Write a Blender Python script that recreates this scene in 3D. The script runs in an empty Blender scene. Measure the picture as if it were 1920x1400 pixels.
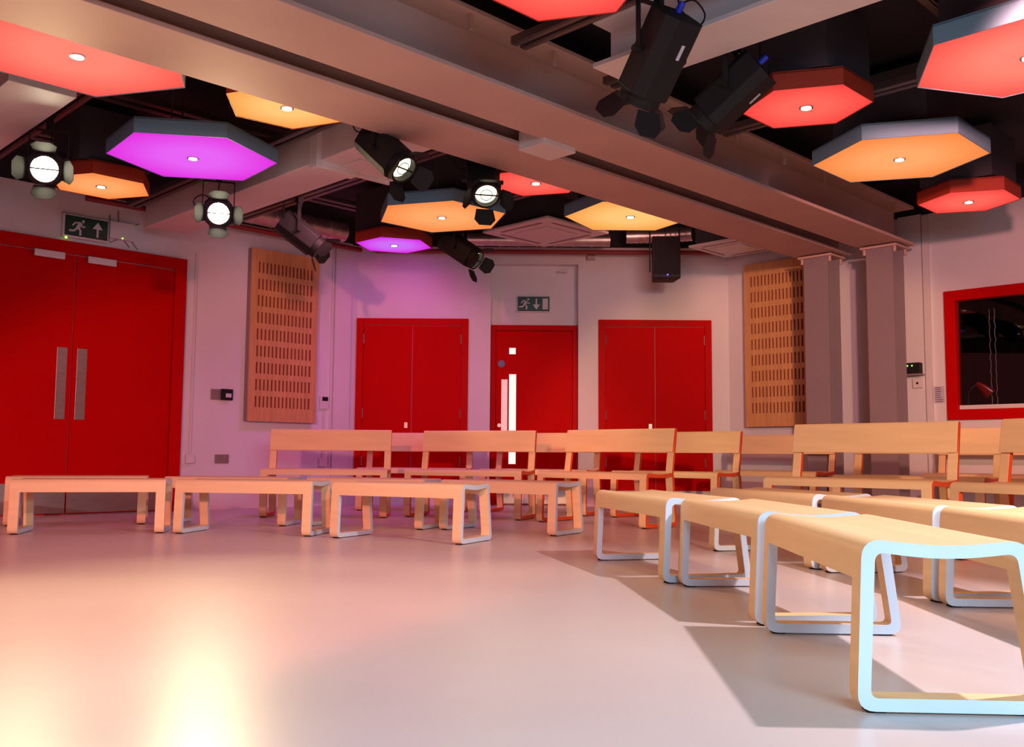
import bpy, bmesh, math, random
from mathutils import Vector, Matrix
R2 = math.sqrt(2.0)
sc = bpy.context.scene
COL = sc.collection
random.seed(4)

# ------------------------------------------------------------------ camera
F = 1788.8; EYE = 0.62
CR = Vector((0.99996368, 0.00455644, 0.00720318))
CU = Vector((-0.00678341, -0.08625204, 0.99625025))
CF = Vector((-0.00516064, 0.99626293, 0.086218))
cam_d = bpy.data.cameras.new('camera'); cam = bpy.data.objects.new('camera', cam_d); COL.objects.link(cam)
cam_d.sensor_width = 36; cam_d.sensor_fit = 'HORIZONTAL'; cam_d.lens = F / 1920 * 36; cam_d.clip_start = 0.02
m = Matrix((CR, CU, -CF)).transposed().to_4x4(); m.translation = Vector((0, 0, EYE)); cam.matrix_world = m
sc.camera = cam
# ------------------------------------------------------------------ view, world, lamps and fill lights
vs = sc.view_settings
vs.view_transform = 'Standard'; vs.look = 'None'; vs.gamma = 1; vs.use_curve_mapping = False; vs.exposure = 0.0
w = bpy.data.worlds.new('world'); sc.world = w; w.use_nodes = True
w.node_tree.nodes['Background'].inputs[0].default_value = (1.0, 0.22, 0.20, 1)
w.node_tree.nodes['Background'].inputs[1].default_value = 0.40

def light(name, kind, loc, energy, color, target=None, parent=None, **kw):
    d = bpy.data.lights.new(name, kind); d.energy = energy; d.color = color
    for k, v in kw.items(): setattr(d, k, v)
    o = bpy.data.objects.new(name, d); COL.objects.link(o); o.location = loc
    if target is not None:
        o.rotation_euler = (Vector(target) - Vector(loc)).to_track_quat('-Z', 'Y').to_euler()
    if parent is not None: o.parent = parent
    return o
# windows of the open side of the hall behind the photographer: cool daylight falling steeply to the floor
light('daylight_window', 'AREA', (1.6, -1.7, 2.1), 105, (0.44, 0.76, 1.0), (1.1, 1.9, 0.0), shape='RECTANGLE', size=3.0, size_y=1.2, spread=math.radians(100))
# stage wash lantern hung to the right of the seating, out of the picture
light('stage_wash', 'SPOT', (2.62, 3.05, 2.75), 470, (1.0, 0.84, 0.90), (-0.6, 3.4, -0.9), spot_size=math.radians(98), spot_blend=0.35, shadow_soft_size=0.05)
# warm and amber washes thrown from the far end of the hall onto seating and walls
light('warm_wash', 'SPOT', (-2.2, -2.2, 2.5), 1950, (1.0, 0.22, 0.17), (-2.3, 11.0, -1.4), spot_size=math.radians(40), spot_blend=0.35, shadow_soft_size=0.12)
light('amber_wash', 'SPOT', (2.2, -2.2, 2.5), 2000, (1.0, 0.50, 0.22), (3.0, 10.0, 0.0), spot_size=math.radians(29), spot_blend=0.3, shadow_soft_size=0.12)
light('magenta_wall_fill', 'SPOT', (-1.3, 11.0, 3.05), 20, (0.9, 0.10, 0.85), (-1.5, 12.1, 1.9), spot_size=math.radians(130), spot_blend=0.9, shadow_soft_size=0.1)  # added spot without a fixture, spreads the violet hexagon's colour over the back wall
light('back_wall_fill', 'SPOT', (1.5, 9.9, 3.05), 37, (1.0, 0.42, 0.36), (1.3, 12.1, 2.0), spot_size=math.radians(125), spot_blend=0.9, shadow_soft_size=0.2)  # added fill with no lantern of its own, brightens the back wall
light('left_wall_fill', 'SPOT', (-1.75, 8.9, 2.95), 34, (1.0, 0.36, 0.44), (-3.9, 10.3, 1.7), spot_size=math.radians(130), spot_blend=0.9, shadow_soft_size=0.15)  # unseen pink fill added to lift the left wall
light('right_wall_fill', 'SPOT', (2.6, 4.3, 2.8), 520, (1.0, 0.36, 0.35), (4.9, 10.0, 2.6), spot_size=math.radians(60), spot_blend=0.6, shadow_soft_size=0.1)  # unseen fill added to brighten the right wall

# ------------------------------------------------------------------ materials
def mat(name, col, rough=0.5, metal=0.0, emit=None, estr=0.0, noise=None, spec=0.5, bump=0.0, coat=0.0):
    M = bpy.data.materials.new(name); M.use_nodes = True
    nt = M.node_tree; b = nt.nodes['Principled BSDF']
    b.inputs['Base Color'].default_value = (*col, 1); b.inputs['Roughness'].default_value = rough
    b.inputs['Metallic'].default_value = metal
    b.inputs['Specular IOR Level'].default_value = spec
    b.inputs['Coat Weight'].default_value = coat
    if emit:
        b.inputs['Emission Color'].default_value = (*emit, 1); b.inputs['Emission Strength'].default_value = estr
    tc = nt.nodes.new('ShaderNodeTexCoord'); mp = nt.nodes.new('ShaderNodeMapping'); nz = nt.nodes.new('ShaderNodeTexNoise')
    nt.links.new(tc.outputs['Object'], mp.inputs[0]); nt.links.new(mp.outputs[0], nz.inputs['Vector'])
    sc_, det, amt, stretch = noise if noise else (3.0, 3, 0.04, (1, 1, 1))
    mp.inputs['Scale'].default_value = stretch; nz.inputs['Scale'].default_value = sc_; nz.inputs['Detail'].default_value = det
    cr = nt.nodes.new('ShaderNodeValToRGB')
    cr.color_ramp.elements[0].position = 0.3; cr.color_ramp.elements[1].position = 0.7
    cr.color_ramp.elements[0].color = (*[max(0, c * (1 - amt)) for c in col], 1)
    cr.color_ramp.elements[1].color = (*[min(1, c * (1 + amt)) for c in col], 1)
    nt.links.new(nz.outputs[0], cr.inputs[0]); nt.links.new(cr.outputs[0], b.inputs['Base Color'])
    if bump:
        bp = nt.nodes.new('ShaderNodeBump'); bp.inputs['Strength'].default_value = bump; bp.inputs['Distance'].default_value = 0.002
        nt.links.new(nz.outputs[0], bp.inputs['Height']); nt.links.new(bp.outputs[0], b.inputs['Normal'])
    return M
M = {}
M['wall'] = mat('white_wall_paint', (0.74, 0.72, 0.73), 0.55, noise=(1.5, 4, 0.03, (1, 1, 1)))
M['dark'] = mat('black_ceiling_paint', (0.022, 0.018, 0.026), 0.8)
M['floor'] = mat('grey_vinyl_floor', (0.60, 0.52, 0.49), 0.32, noise=(0.9, 6, 0.05, (1, 1, 1)), spec=0.45)
M['red'] = mat('red_door_paint', (0.52, 0.0008, 0.002), 0.5, noise=(1.2, 3, 0.05, (1, 1, 1)), spec=0.03)
M['redframe'] = mat('red_frame_paint', (0.52, 0.001, 0.002), 0.5, spec=0.05)
M['beam'] = mat('grey_steel_paint', (0.58, 0.39, 0.33), 0.70, noise=(2, 3, 0.05, (1, 1, 1)), spec=0.25)
M['whitebeam'] = mat('pale_steel_paint', (0.72, 0.66, 0.64), 0.5)
M['column'] = mat('column_grey_paint', (0.27, 0.21, 0.23), 0.6)
M['wood'] = mat('light_beech_plywood', (0.85, 0.60, 0.32), 0.45, noise=(4, 4, 0.05, (0.5, 5, 5)), spec=0.3)
M['woodpanel'] = mat('beech_acoustic_board', (0.62, 0.33, 0.13), 0.5, noise=(5, 5, 0.12, (7, 7, 0.5)))
M['slot'] = mat('dark_red_felt', (0.22, 0.012, 0.012), 0.9)
M['paleblue'] = mat('pale_blue_edge_paint', (0.60, 0.68, 0.75), 0.4)
M['orange'] = mat('orange_red_edge_paint', (0.80, 0.085, 0.015), 0.42)
M['pad'] = mat('black_rubber', (0.012, 0.010, 0.012), 0.7, spec=0.15)
M['black'] = mat('black_metal', (0.012, 0.011, 0.012), 0.6, spec=0.25)
M['steel'] = mat('brushed_steel', (0.42, 0.37, 0.35), 0.38, 1.0, noise=(8, 4, 0.10, (1, 1, 12)))
M['plastic'] = mat('white_plastic', (0.72, 0.68, 0.68), 0.45)
M['duct'] = mat('galvanised_duct', (0.62, 0.56, 0.54), 0.35, 0.9, noise=(10, 3, 0.15, (1, 1, 1)))
M['redpipe'] = mat('red_pipe_paint', (0.25, 0.03, 0.03), 0.5)
M['rail'] = mat('dark_steel_rail', (0.16, 0.12, 0.12), 0.4, 0.6)
M['hexgrey'] = mat('blue_grey_felt', (0.15, 0.28, 0.36), 0.8)
M['hexrust'] = mat('rust_red_felt', (0.40, 0.035, 0.01), 0.7)
M['housing'] = mat('dark_grey_housing', (0.06, 0.052, 0.062), 0.8, spec=0.2)
M['green'] = mat('dark_green_sign', (0.010, 0.055, 0.035), 0.35)
M['sign'] = mat('pale_sign_white', (0.62, 0.62, 0.62), 0.5)
M['blue'] = mat('blue_plastic', (0.02, 0.05, 0.65), 0.4)
M['bluegrey'] = mat('blue_disc', (0.05, 0.12, 0.26), 0.4)
M['room'] = mat('control_room_dark', (0.012, 0.011, 0.013), 0.9, spec=0.1)
M['paper'] = mat('paper', (0.55, 0.50, 0.58), 0.7)
M['ink'] = mat('ink', (0.12, 0.08, 0.16), 0.7)
M['lampred'] = mat('red_enamel', (0.70, 0.01, 0.01), 0.2)
M['socket'] = mat('brass_grey_plate', (0.34, 0.28, 0.26), 0.4, 0.5)
def emi(name, col, s): return mat(name, (0.02, 0.02, 0.02), 0.6, emit=col, estr=s)
M['lens'] = emi('lit_lens', (1.0, 0.90, 0.58), 3.0)
M['glare'] = emi('bright_lens', (1.0, 0.90, 0.62), 60.0)
M['downlight'] = emi('white_downlight', (1.0, 0.92, 0.95), 3.0)
M['vision'] = emi('daylit_vision_glass', (1.0, 0.96, 0.88), 1.0)
M['led_green'] = emi('green_indicator', (0.4, 1.0, 0.1), 2.0)
M['led_blue'] = emi('blue_indicator', (0.15, 0.1, 1.0), 2.0)
def glowmat(name, edge, mid, s=1.0):
    """backlit stretched skin: light boxes are brighter in the middle than at the rim"""
    G = mat(name, (0.02, 0.02, 0.02), 1.0, spec=0.0); nt = G.node_tree; b = nt.nodes['Principled BSDF']
    tc = nt.nodes.new('ShaderNodeTexCoord'); ln = nt.nodes.new('ShaderNodeVectorMath'); ln.operation = 'LENGTH'
    sp = nt.nodes.new('ShaderNodeMapRange'); sp.inputs[1].default_value = 0.35; sp.inputs[2].default_value = 1.0
    mx = nt.nodes.new('ShaderNodeMix'); mx.data_type = 'RGBA'
    nt.links.new(tc.outputs['UV'], ln.inputs[0]); nt.links.new(ln.outputs['Value'], sp.inputs[0])
    nt.links.new(sp.outputs[0], mx.inputs['Factor'])
    mx.inputs['A'].default_value = (*mid, 1); mx.inputs['B'].default_value = (*edge, 1)
    nt.links.new(mx.outputs['Result'], b.inputs['Emission Color']); b.inputs['Emission Strength'].default_value = s
    return G
GL = {'red': glowmat('red_glow', (1.0, 0.055, 0.05), (1.0, 0.14, 0.10)),
      'salmon': glowmat('salmon_glow', (1.0, 0.09, 0.07), (1.0, 0.24, 0.17)),
      'orange': glowmat('orange_glow', (1.0, 0.24, 0.05), (1.0, 0.40, 0.14)),
      'yellow': glowmat('amber_glow', (1.0, 0.34, 0.06), (1.0, 0.58, 0.19)),
      'purple': glowmat('purple_glow', (0.78, 0.02, 0.75), (0.80, 0.12, 0.92)),
      'violet': glowmat('violet_glow', (0.72, 0.0, 0.80), (0.62, 0.16, 0.95))}
# dark clear glass
G = bpy.data.materials.new('window_glass'); G.use_nodes = True; nt = G.node_tree; nt.nodes.clear()
o_ = nt.nodes.new('ShaderNodeOutputMaterial'); mx = nt.nodes.new('ShaderNodeMixShader'); tr = nt.nodes.new('ShaderNodeBsdfTransparent'); gl = nt.nodes.new('ShaderNodeBsdfGlossy')
fr = nt.nodes.new('ShaderNodeFresnel'); fr.inputs[0].default_value = 1.40
gl.inputs['Roughness'].default_value = 0.01; tr.inputs[0].default_value = (0.6, 0.6, 0.62, 1)
nt.links.new(fr.outputs[0], mx.inputs[0]); nt.links.new(tr.outputs[0], mx.inputs[1]); nt.links.new(gl.outputs[0], mx.inputs[2]); nt.links.new(mx.outputs[0], o_.inputs[0])
M['glass'] = G

# ------------------------------------------------------------------ helpers
class MB:
    def __init__(s): s.bm = bmesh.new()
    def poly(s, pts, mi=0):
        f = s.bm.faces.new([s.bm.verts.new(p) for p in pts]); f.material_index = mi; return f
    def prism(s, pts, off, mi=0):
        """extrude the planar outline pts by vector off"""
        off = Vector(off); a = [s.bm.verts.new(p) for p in pts]; b = [s.bm.verts.new(Vector(p) + off) for p in pts]; n = len(a)
        fs = [s.bm.faces.new(a[::-1]), s.bm.faces.new(b)]
        for i in range(n): fs.append(s.bm.faces.new((a[i], a[(i + 1) % n], b[(i + 1) % n], b[i])))
        for f in fs: f.material_index = mi
        return fs
    def box(s, lo, hi, mi=0):
        x0, y0, z0 = lo; x1, y1, z1 = hi
        return s.prism([(x0, y0, z0), (x1, y0, z0), (x1, y1, z0), (x0, y1, z0)], (0, 0, z1 - z0), mi)
    def obox(s, c, ax, ay, az, hx, hy, hz, mi=0):
        c = Vector(c); ax, ay, az = Vector(ax), Vector(ay), Vector(az)
        p = [c + ax * (i * hx) + ay * (j * hy) - az * hz for i, j in ((-1, -1), (1, -1), (1, 1), (-1, 1))]
        return s.prism(p, az * 2 * hz, mi)
    def tube(s, pts, r, n=10, mi=0, cap=True):
        pts = [Vector(p) for p in pts]; rings = []
        up = Vector((0, 0, 1))
        for i, p in enumerate(pts):
            d = (pts[min(i + 1, len(pts) - 1)] - pts[max(i - 1, 0)]).normalized()
            a = d.cross(up) if abs(d.z) < 0.95 else d.cross(Vector((1, 0, 0)))
            a.normalize(); b = d.cross(a)
            rr = r[i] if isinstance(r, (list, tuple)) else r
            rings.append([s.bm.verts.new(p + (a * math.cos(t * 2 * math.pi / n) + b * math.sin(t * 2 * math.pi / n)) * rr) for t in range(n)])
        for i in range(len(rings) - 1):
            for t in range(n):
                f = s.bm.faces.new((rings[i][t], rings[i][(t + 1) % n], rings[i + 1][(t + 1) % n], rings[i + 1][t])); f.material_index = mi; f.smooth = True
        if cap:
            for rg in (rings[0][::-1], rings[-1]):
                f = s.bm.faces.new(rg); f.material_index = mi
    def build(s, name, mats, parent=None, bevel=0.0, loc=None):
        bmesh.ops.recalc_face_normals(s.bm, faces=s.bm.faces[:])
        me = bpy.data.meshes.new(name); s.bm.to_mesh(me); s.bm.free()
        for mm in (mats if isinstance(mats, (list, tuple)) else [mats]): me.materials.append(mm)
        o = bpy.data.objects.new(name, me); COL.objects.link(o)
        if parent is not None: o.parent = parent
        if loc is not None: o.location = loc
        if any(p.use_smooth for p in me.polygons):
            me.set_sharp_from_angle(angle=math.radians(40))
            wn = o.modifiers.new('face_weighted_normals', 'WEIGHTED_NORMAL'); wn.keep_sharp = True
        if bevel:
            b = o.modifiers.new('edge_bevel', 'BEVEL'); b.width = bevel; b.segments = 2; b.limit_method = 'ANGLE'
        return o
def thing(name, label, cat, loc=(0, 0, 0), rz=0.0, group=None):
    o = bpy.data.objects.new(name, None); o.empty_display_size = 0.1; COL.objects.link(o)
    o.location = loc; o.rotation_euler = (0, 0, rz); tag(o, label, cat, group); return o
def tag(o, label, cat, group=None):
    o['label'] = label; o['category'] = cat
    if group: o['group'] = group
    return o
def struct(name, mb, mats, parent=None, bevel=0.0):
    o = mb.build(name, mats, parent, bevel)
    if parent is None: o['kind'] = 'structure'
    return o
def sthing(name, loc, rz):
    o = bpy.data.objects.new(name, None); COL.objects.link(o); o.location = loc; o.rotation_euler = (0, 0, rz); o['kind'] = 'structure'; return o
def uv(u, v, z=0.0): return Vector(((u + v) / R2, (u - v) / R2, z))
UD = Vector((1, 1, 0)) / R2; VD = Vector((1, -1, 0)) / R2; ZD = Vector((0, 0, 1))
def copy_tree(o, parent=None):
    c = o.copy(); COL.objects.link(c); c.parent = parent
    for ch in list(o.children): copy_tree(ch, c)
    return c

# wall frames: local x runs to the right seen from the room, local -y points into the room
LV = -14.15 / R2; RU = 14.8 / R2
def left_frame(u, z=0): return uv(u, LV, z), math.radians(45)
def right_frame(v, z=0): return uv(RU, v, z), math.radians(-45)
H = 3.30; HC = 3.62
# ------------------------------------------------------------------ setting
b = MB(); b.poly([(-12, -5, 0), (14, -5, 0), (14, 16, 0), (-12, 16, 0)]); struct('floor', b, M['floor'])
b = MB(); b.box((-12, -1.5, HC), (14, 16, HC + 0.1)); struct('ceiling', b, M['dark'])
BY = 12.1; CX0 = -2.05; CX1 = 2.70
# back wall with a shallow recess round the fire exit
b = MB()
b.box((CX0, BY, 0), (-0.34, BY + 0.3, H)); b.box((0.78, BY, 0), (CX1, BY + 0.3, H)); b.box((-0.34, BY, 3.08), (0.78, BY + 0.3, H))
b.box((-0.34, BY + 0.14, 0), (0.78, BY + 0.3, 3.08))
struct('wall_back', b, M['wall'])
b = MB(); b.box((CX0 - 0.2, BY + 0.02, H), (CX1 + 0.2, BY + 0.3, HC)); struct('trim_1', b, M['dark'])
# left wall (45 degrees)
b = MB(); e = R2 * 0.0
p0 = uv((CX0 + BY) / R2, LV); p1 = uv(-2.5, LV)
b.prism([p0, p1, p1 - VD * 0.3, p0 - VD * 0.3 ], (0, 0, H)); struct('wall_left', b, M['wall'])
b = MB(); q0 = p0 - VD * 0.02; q1 = p1 - VD * 0.02; b.prism([q0 + ZD * H, q1 + ZD * H, q1 - VD * 0.3 + ZD * H, q0 - VD * 0.3 + ZD * H], (0, 0, HC - H)); struct('trim_2', b, M['dark'])
# right wall with an opening for the control room window
WV0, WV1, WZ0, WZ1 = -3.955, -1.55, 1.035, 2.415
def rseg(b, v0, v1, z0, z1, t0=0.0, t1=0.3):
    b.prism([uv(RU + t0, v0, z0), uv(RU + t0, v1, z0), uv(RU + t1, v1, z0), uv(RU + t1, v0, z0)], (0, 0, z1 - z0))
vc = (CX1 - BY) / R2
b = MB(); rseg(b, vc, WV0, 0, H); rseg(b, WV1, 4.0, 0, H); rseg(b, WV0, WV1, 0, WZ0); rseg(b, WV0, WV1, WZ1, H)
struct('wall_right', b, M['wall'])
b = MB(); rseg(b, vc, 4.0, H, HC, 0.02, 0.3); struct('trim_3', b, M['dark'])

# ------------------------------------------------------------------ main steel beams
def ibeam(mb, u0, u1, v0, v1, z0, z1, tf=0.03, tw=0.03):
    vm = (v0 + v1) / 2
    for za, zb, va, vb in ((z0, z0 + tf, v0, v1), (z1, z1 + tf, v0, v1), (z0 + tf, z1, vm - tw, vm + tw)):
        mb.prism([uv(u0, va, za), uv(u1, va, za), uv(u1, vb, za), uv(u0, vb, za)], (0, 0, zb - za))
b = MB(); ibeam(b, -3.0, 10.16, -4.63, -4.13, 2.90, 3.30)
for u in [1.5 + 0.75 * i for i in range(12)]:   # small clips under the top flange
    b.obox(uv(u, -4.17, 3.25), UD, VD, ZD, 0.012, 0.012, 0.05)
tag(b.build('steel_beam', M['beam'], bevel=0.003), 'wide grey steel ceiling beam with clips, the nearer of the pair crossing the hall', 'beam')
b = MB(); ibeam(b, -3.0, 10.16, -5.38, -4.84, 2.90, 3.30, tw=0.12)
tag(b.build('steel_beam', M['beam'], bevel=0.003), 'wide grey steel ceiling beam, the farther of the pair crossing the hall', 'beam')
b = MB(); b.obox(uv(5.02, -4.72, 2.93), UD, VD, ZD, 0.17, 0.13, 0.07)
tag(b.build('beam_bracket', M['whitebeam'], bevel=0.004), 'small pale box bracket bridging the slot between the two ceiling beams', 'bracket')
# cross beams
def xbeam(mb, u0, u1, v0, v1, z0, z1, tf=0.03):
    um = (u0 + u1) / 2
    for za, zb, ua, ub in ((z0, z0 + tf, u0, u1), (z1, z1 + tf, u0, u1), (z0 + tf, z1, um - 0.02, um + 0.02)):
        mb.prism([uv(ua, v0, za), uv(ub, v0, za), uv(ub, v1, za), uv(ua, v1, za)], (0, 0, zb - za))
b = MB(); xbeam(b, 4.34, 4.73, -3.70, 3.0, 3.0, 3.28)
tag(b.build('cross_beam', M['whitebeam'], bevel=0.003), 'pale steel cross beam behind the tilted black lantern with the blue plug', 'beam')
b = MB(); b.prism([uv(4.14, -5.40, 2.96), uv(4.58, -5.40, 2.96), uv(4.58, -9.62, 2.96), uv(4.14, -9.62, 2.96)], (0, 0, 0.24))
t = thing('cross_beam', 'pale boxed cross beam with a collar, left of the centre lantern', 'beam')
b.build('beam_casing', M['whitebeam'], t, 0.004)
b = MB(); b.obox(uv(4.30, -6.42, 3.06), UD, VD, ZD, 0.20, 0.055, 0.16); b.build('collar', M['whitebeam'], t, 0.01)
b = MB(); b.obox(uv(4.60, -6.27, 2.97), UD, VD, ZD, 0.27, 0.17, 0.025); b.obox(uv(4.60, -6.42, 2.97), UD, VD, ZD, 0.27, 0.025, 0.05); b.build('splice_plate', M['whitebeam'], t, 0.006)
b = MB(); b.prism([uv(1.84, -6.40, 2.96), uv(2.26, -6.40, 2.96), uv(2.26, -9.62, 2.96), uv(1.84, -9.62, 2.96)], (0, 0, 0.24))
tag(b.build('cross_beam', M['whitebeam'], bevel=0.004), 'pale boxed cross beam behind the largest red hexagon at far left', 'beam')
# columns
def column(v, label):
    t = thing('steel_column', label, 'column', uv(9.97, v, 0), math.radians(-45))
    b = MB()
    for y0, y1 in ((-0.14, -0.115), (0.115, 0.14)): b.box((-0.145, y0, 0), (0.145, y1, 2.86))
    b.box((-0.012, -0.115, 0), (0.012, 0.115, 2.86)); b.build('shaft', M['column'], t, 0.002)
    b = MB(); b.box((-0.20, -0.17, 2.86), (0.20, 0.17, 2.885)); b.build('cap_plate', M['beam'], t, 0.002)
    for x in (-0.165, 0.165):
        for y in (-0.13, 0.13):
            b = MB(); b.tube([(x, y, 2.80), (x, y, 2.86)], 0.018, 6); b.build('bolt', M['beam'], t)
    b = MB(); b.box((-0.19, -0.17, 0), (0.19, 0.17, 0.02)); b.build('base_plate', M['column'], t, 0.002)
column(-4.38, 'grey steel column nearer the control room window')
column(-5.11, 'grey steel column beside the right wooden slotted panel')

# ------------------------------------------------------------------ ceiling rails, ducts
def rail(p, q, name, label, cat, w=0.03, h=0.04, mt='rail', gap=0.0):
    p, q = Vector(p), Vector(q); d = (q - p).normalized(); s = d.cross(ZD); b = MB()
    for o in ((-gap, gap) if gap else (0,)):
        b.obox((p + q) / 2 + s * o, d, s, ZD, (q - p).length / 2, w / 2, h / 2)
        b.obox((p + q) / 2 + s * (o + w * 0.8), d, s, ZD, (q - p).length / 2, w * 0.12, h / 2)
    return tag(b.build(name, M[mt]), label, cat)
for u, side, lab in ((2.46, -1, 'dark lighting rail above the far left spotlight'), (4.0, -1, 'dark lighting rail on the near side of the collared cross beam'),
                     (5.05, -1, 'dark lighting rail on the far side of the collared cross beam'), (6.48, -1, 'dark lighting rail above the lantern nearest the exit door'),
                     (4.05, 1, 'dark lighting rail carrying the black lantern with the blue plug'), (4.93, 1, 'dark lighting rail carrying the lantern beside the small red hexagon'),
                     (6.32, 1, 'dark lighting rail between the small red and large orange hexagons on the right'), (2.6, 1, 'dark lighting rail above the red hexagon at top centre')):
    v0, v1 = (-9.6, -5.45) if side < 0 else (-4.05, 3.0)
    if u == 6.48: v0 = -7.75
    if u == 2.46: v1 = -6.45
    rail(uv(u, v0, 3.17), uv(u, v1, 3.17), 'lighting_rail', lab, 'rail', 0.035, 0.05, 'rail', 0.04)
for v, lab in ((-2.15, 'ceiling channel running over the right hexagons, nearest the beams'), (-1.1, 'ceiling channel running over the right hexagons, in the middle'), (-3.4, 'ceiling channel just right of the nearer beam'),
               (-6.0, 'ceiling channel just left of the farther beam'), (-7.4, 'ceiling channel over the magenta hexagon'), (-8.8, 'ceiling channel nearest the left wall')):
    rail(uv(1.0, v, 3.42), uv(6.9 if v < -5.5 and v > -8 else 9.9, v, 3.42), 'ceiling_channel', lab, 'channel', 0.05, 0.05, 'rail', 0.07)
def duct(pts, r, name, label, mt='duct', ring=0.0):
    t = thing(name, label, name.split('_')[-1], (0, 0, 0)); b = MB(); b.tube(pts, r, 20)
    if ring:
        for i in range(len(pts) - 1):
            p, q = Vector(pts[i]), Vector(pts[i + 1]); n = max(1, int((q - p).length / ring))
            for k in range(1, n):
                c = p.lerp(q, k / n); d = (q - p).normalized(); b.tube([c - d * 0.008, c + d * 0.008], r + 0.006, 20)
    b.build('pipe_run', M[mt], t)
    return t
duct([uv(4.6, -9.55, 3.33), uv(6.6, -9.62, 3.33)], 0.12, 'spiral_duct', 'silver spiral duct along the top of the left wall', ring=0.25)
duct([(-0.9, 11.75, 3.32), (1.15, 11.75, 3.32)], 0.085, 'spiral_duct', 'silver spiral duct above the fire exit door', ring=0.22)
duct([(1.35, 11.72, 3.36), (1.8, 11.7, 3.37), (2.15, 11.55, 3.36)], 0.09, 'flexible_duct', 'flexible silver duct beside the hanging loudspeaker', ring=0.06)
duct([(-1.8, 11.92, 3.20), (2.6, 11.92, 3.20)], 0.028, 'sprinkler_pipe', 'thin dark red pipe running along the top of the back wall', 'redpipe')
duct([uv(3.6, -9.8, 3.20), uv(7.0, -9.8, 3.20)], 0.03, 'sprinkler_pipe', 'thin dark red pipe running along the top of the left wall', 'redpipe')

# ------------------------------------------------------------------ hexagonal light panels
def hexpanel(x, y, R, deg, glow, side, lcol, power, label, z=2.93, tall=True):
    t = thing('hexagon_light', label, 'ceiling light', (x, y, z), 0, 'hexagonal ceiling lights')
    P = [(math.cos(math.radians(deg + 60 * k)) , math.sin(math.radians(deg + 60 * k))) for k in range(6)]
    b = MB()
    outer = [(px * R, py * R) for px, py in P]; inn = [(px * (R - 0.006), py * (R - 0.006)) for px, py in P]
    for k in range(6):
        a, c = outer[k], outer[(k + 1) % 6]; d, e = inn[(k + 1) % 6], inn[k]
        b.prism([(a[0], a[1], -0.004), (c[0], c[1], -0.004), (d[0], d[1], -0.004), (e[0], e[1], -0.004)], (0, 0, 0.115))
    b.prism([(px, py, 0.100) for px, py in outer], (0, 0, 0.014))
    b.build('edge_band', M[side], t)
    bm = bmesh.new(); lay = bm.loops.layers.uv.new('UVMap')
    c = bm.verts.new((0, 0, 0)); vs_ = [bm.verts.new((px, py, 0)) for px, py in inn]
    rim = [(px * 0.86, py * 0.86) for px, py in P]
    for k in range(6):
        f = bm.faces.new((c, vs_[(k + 1) % 6], vs_[k]))
        n1 = P[(k + 1) % 6]; n0 = P[k]
        for lp, co in zip(f.loops, ((0, 0), n1, n0)): lp[lay].uv = co
    me = bpy.data.meshes.new('diffuser'); bm.to_mesh(me); bm.free(); me.materials.append(GL[glow])
    o = bpy.data.objects.new('diffuser', me); COL.objects.link(o); o.parent = t
    b = MB(); b.tube([(0, 0, -0.006), (0, 0, 0.0)], 0.045, 24); rg = b.build('downlight_rim', M['steel'], t)
    b = MB(); b.tube([(0, 0, -0.012), (0, 0, -0.0065)], 0.033, 24); b.build('downlight_lens', M['downlight'], rg)
    if tall:
        b = MB(); s = 0.30 * R / 0.42 if R < 0.5 else 0.36
        b.obox((0, 0, 0.35), UD, VD, ZD, s, s, 0.225); b.build('housing', M['housing'], t)
    else:
        for k in (0, 2, 4):
            b = MB(); b.tube([(P[k][0] * R * .4, P[k][1] * R * .4, 0.11), (P[k][0] * R * .4, P[k][1] * R * .4, 0.68)], 0.006, 6)
            b.build('hanger', M['rail'], t)
    light('panel_light', 'SPOT', (0, 0, -0.03), power * 0.4, lcol, (0, 0, -5), t, spot_size=math.radians(150), spot_blend=0.9, shadow_soft_size=0.06)
CR_, CO, CM, CW = (1.0, 0.30, 0.24), (1.0, 0.52, 0.24), (0.85, 0.18, 0.95), (1, .6, .5)
hexpanel(-2.58, 5.385, 0.66, 45, 'salmon', 'hexgrey', CR_, 38, 'largest salmon-red hexagonal light, at the upper left beside the beam', tall=False)
hexpanel(-1.55, 6.20, 0.42, 38, 'yellow', 'hexrust', CO, 22, 'orange hexagonal light with a red rim tucked behind the beam at left', tall=False)
hexpanel(-2.553, 7.30, 0.65, 10, 'purple', 'hexgrey', CM, 30, 'large magenta hexagonal light with a grey rim', tall=False)
hexpanel(-3.627, 8.11, 0.43, 45, 'orange', 'hexrust', CO, 18, 'orange hexagonal light above the red double doors')
hexpanel(-0.741, 9.12, 0.65, 43.6, 'orange', 'hexgrey', CO, 30, 'large orange hexagonal light with a grey rim, left of the white ceiling cassette')
hexpanel(-1.365, 10.37, 0.43, 18, 'violet', 'hexrust', (0.85, 0.12, 1.0), 160, 'small violet hexagonal light with a red rim above the left cupboard')
hexpanel(0.15, 7.93, 0.42, 45, 'red', 'hexrust', CR_, 16, 'small red hexagonal light half hidden behind the middle of the beam')
hexpanel(1.085, 9.05, 0.64, 0, 'yellow', 'hexgrey', CO, 30, 'large amber hexagonal light behind the beam, above the hanging loudspeaker')
hexpanel(0.21, 4.50, 0.42, 45, 'red', 'hexrust', CR_, 14, 'red hexagonal light cut by the top edge of the picture')
hexpanel(1.90, 6.14, 0.42, 45, 'red', 'hexrust', CR_, 16, 'small red hexagonal light beside the second black lantern on the right')
hexpanel(2.95, 7.227, 0.645, 45, 'orange', 'hexgrey', CO, 30, 'large orange hexagonal light with a grey rim, right of the beams')
hexpanel(4.055, 8.44, 0.43, 45, 'red', 'hexrust', CR_, 16, 'small red hexagonal light nearest the control room window')
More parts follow.
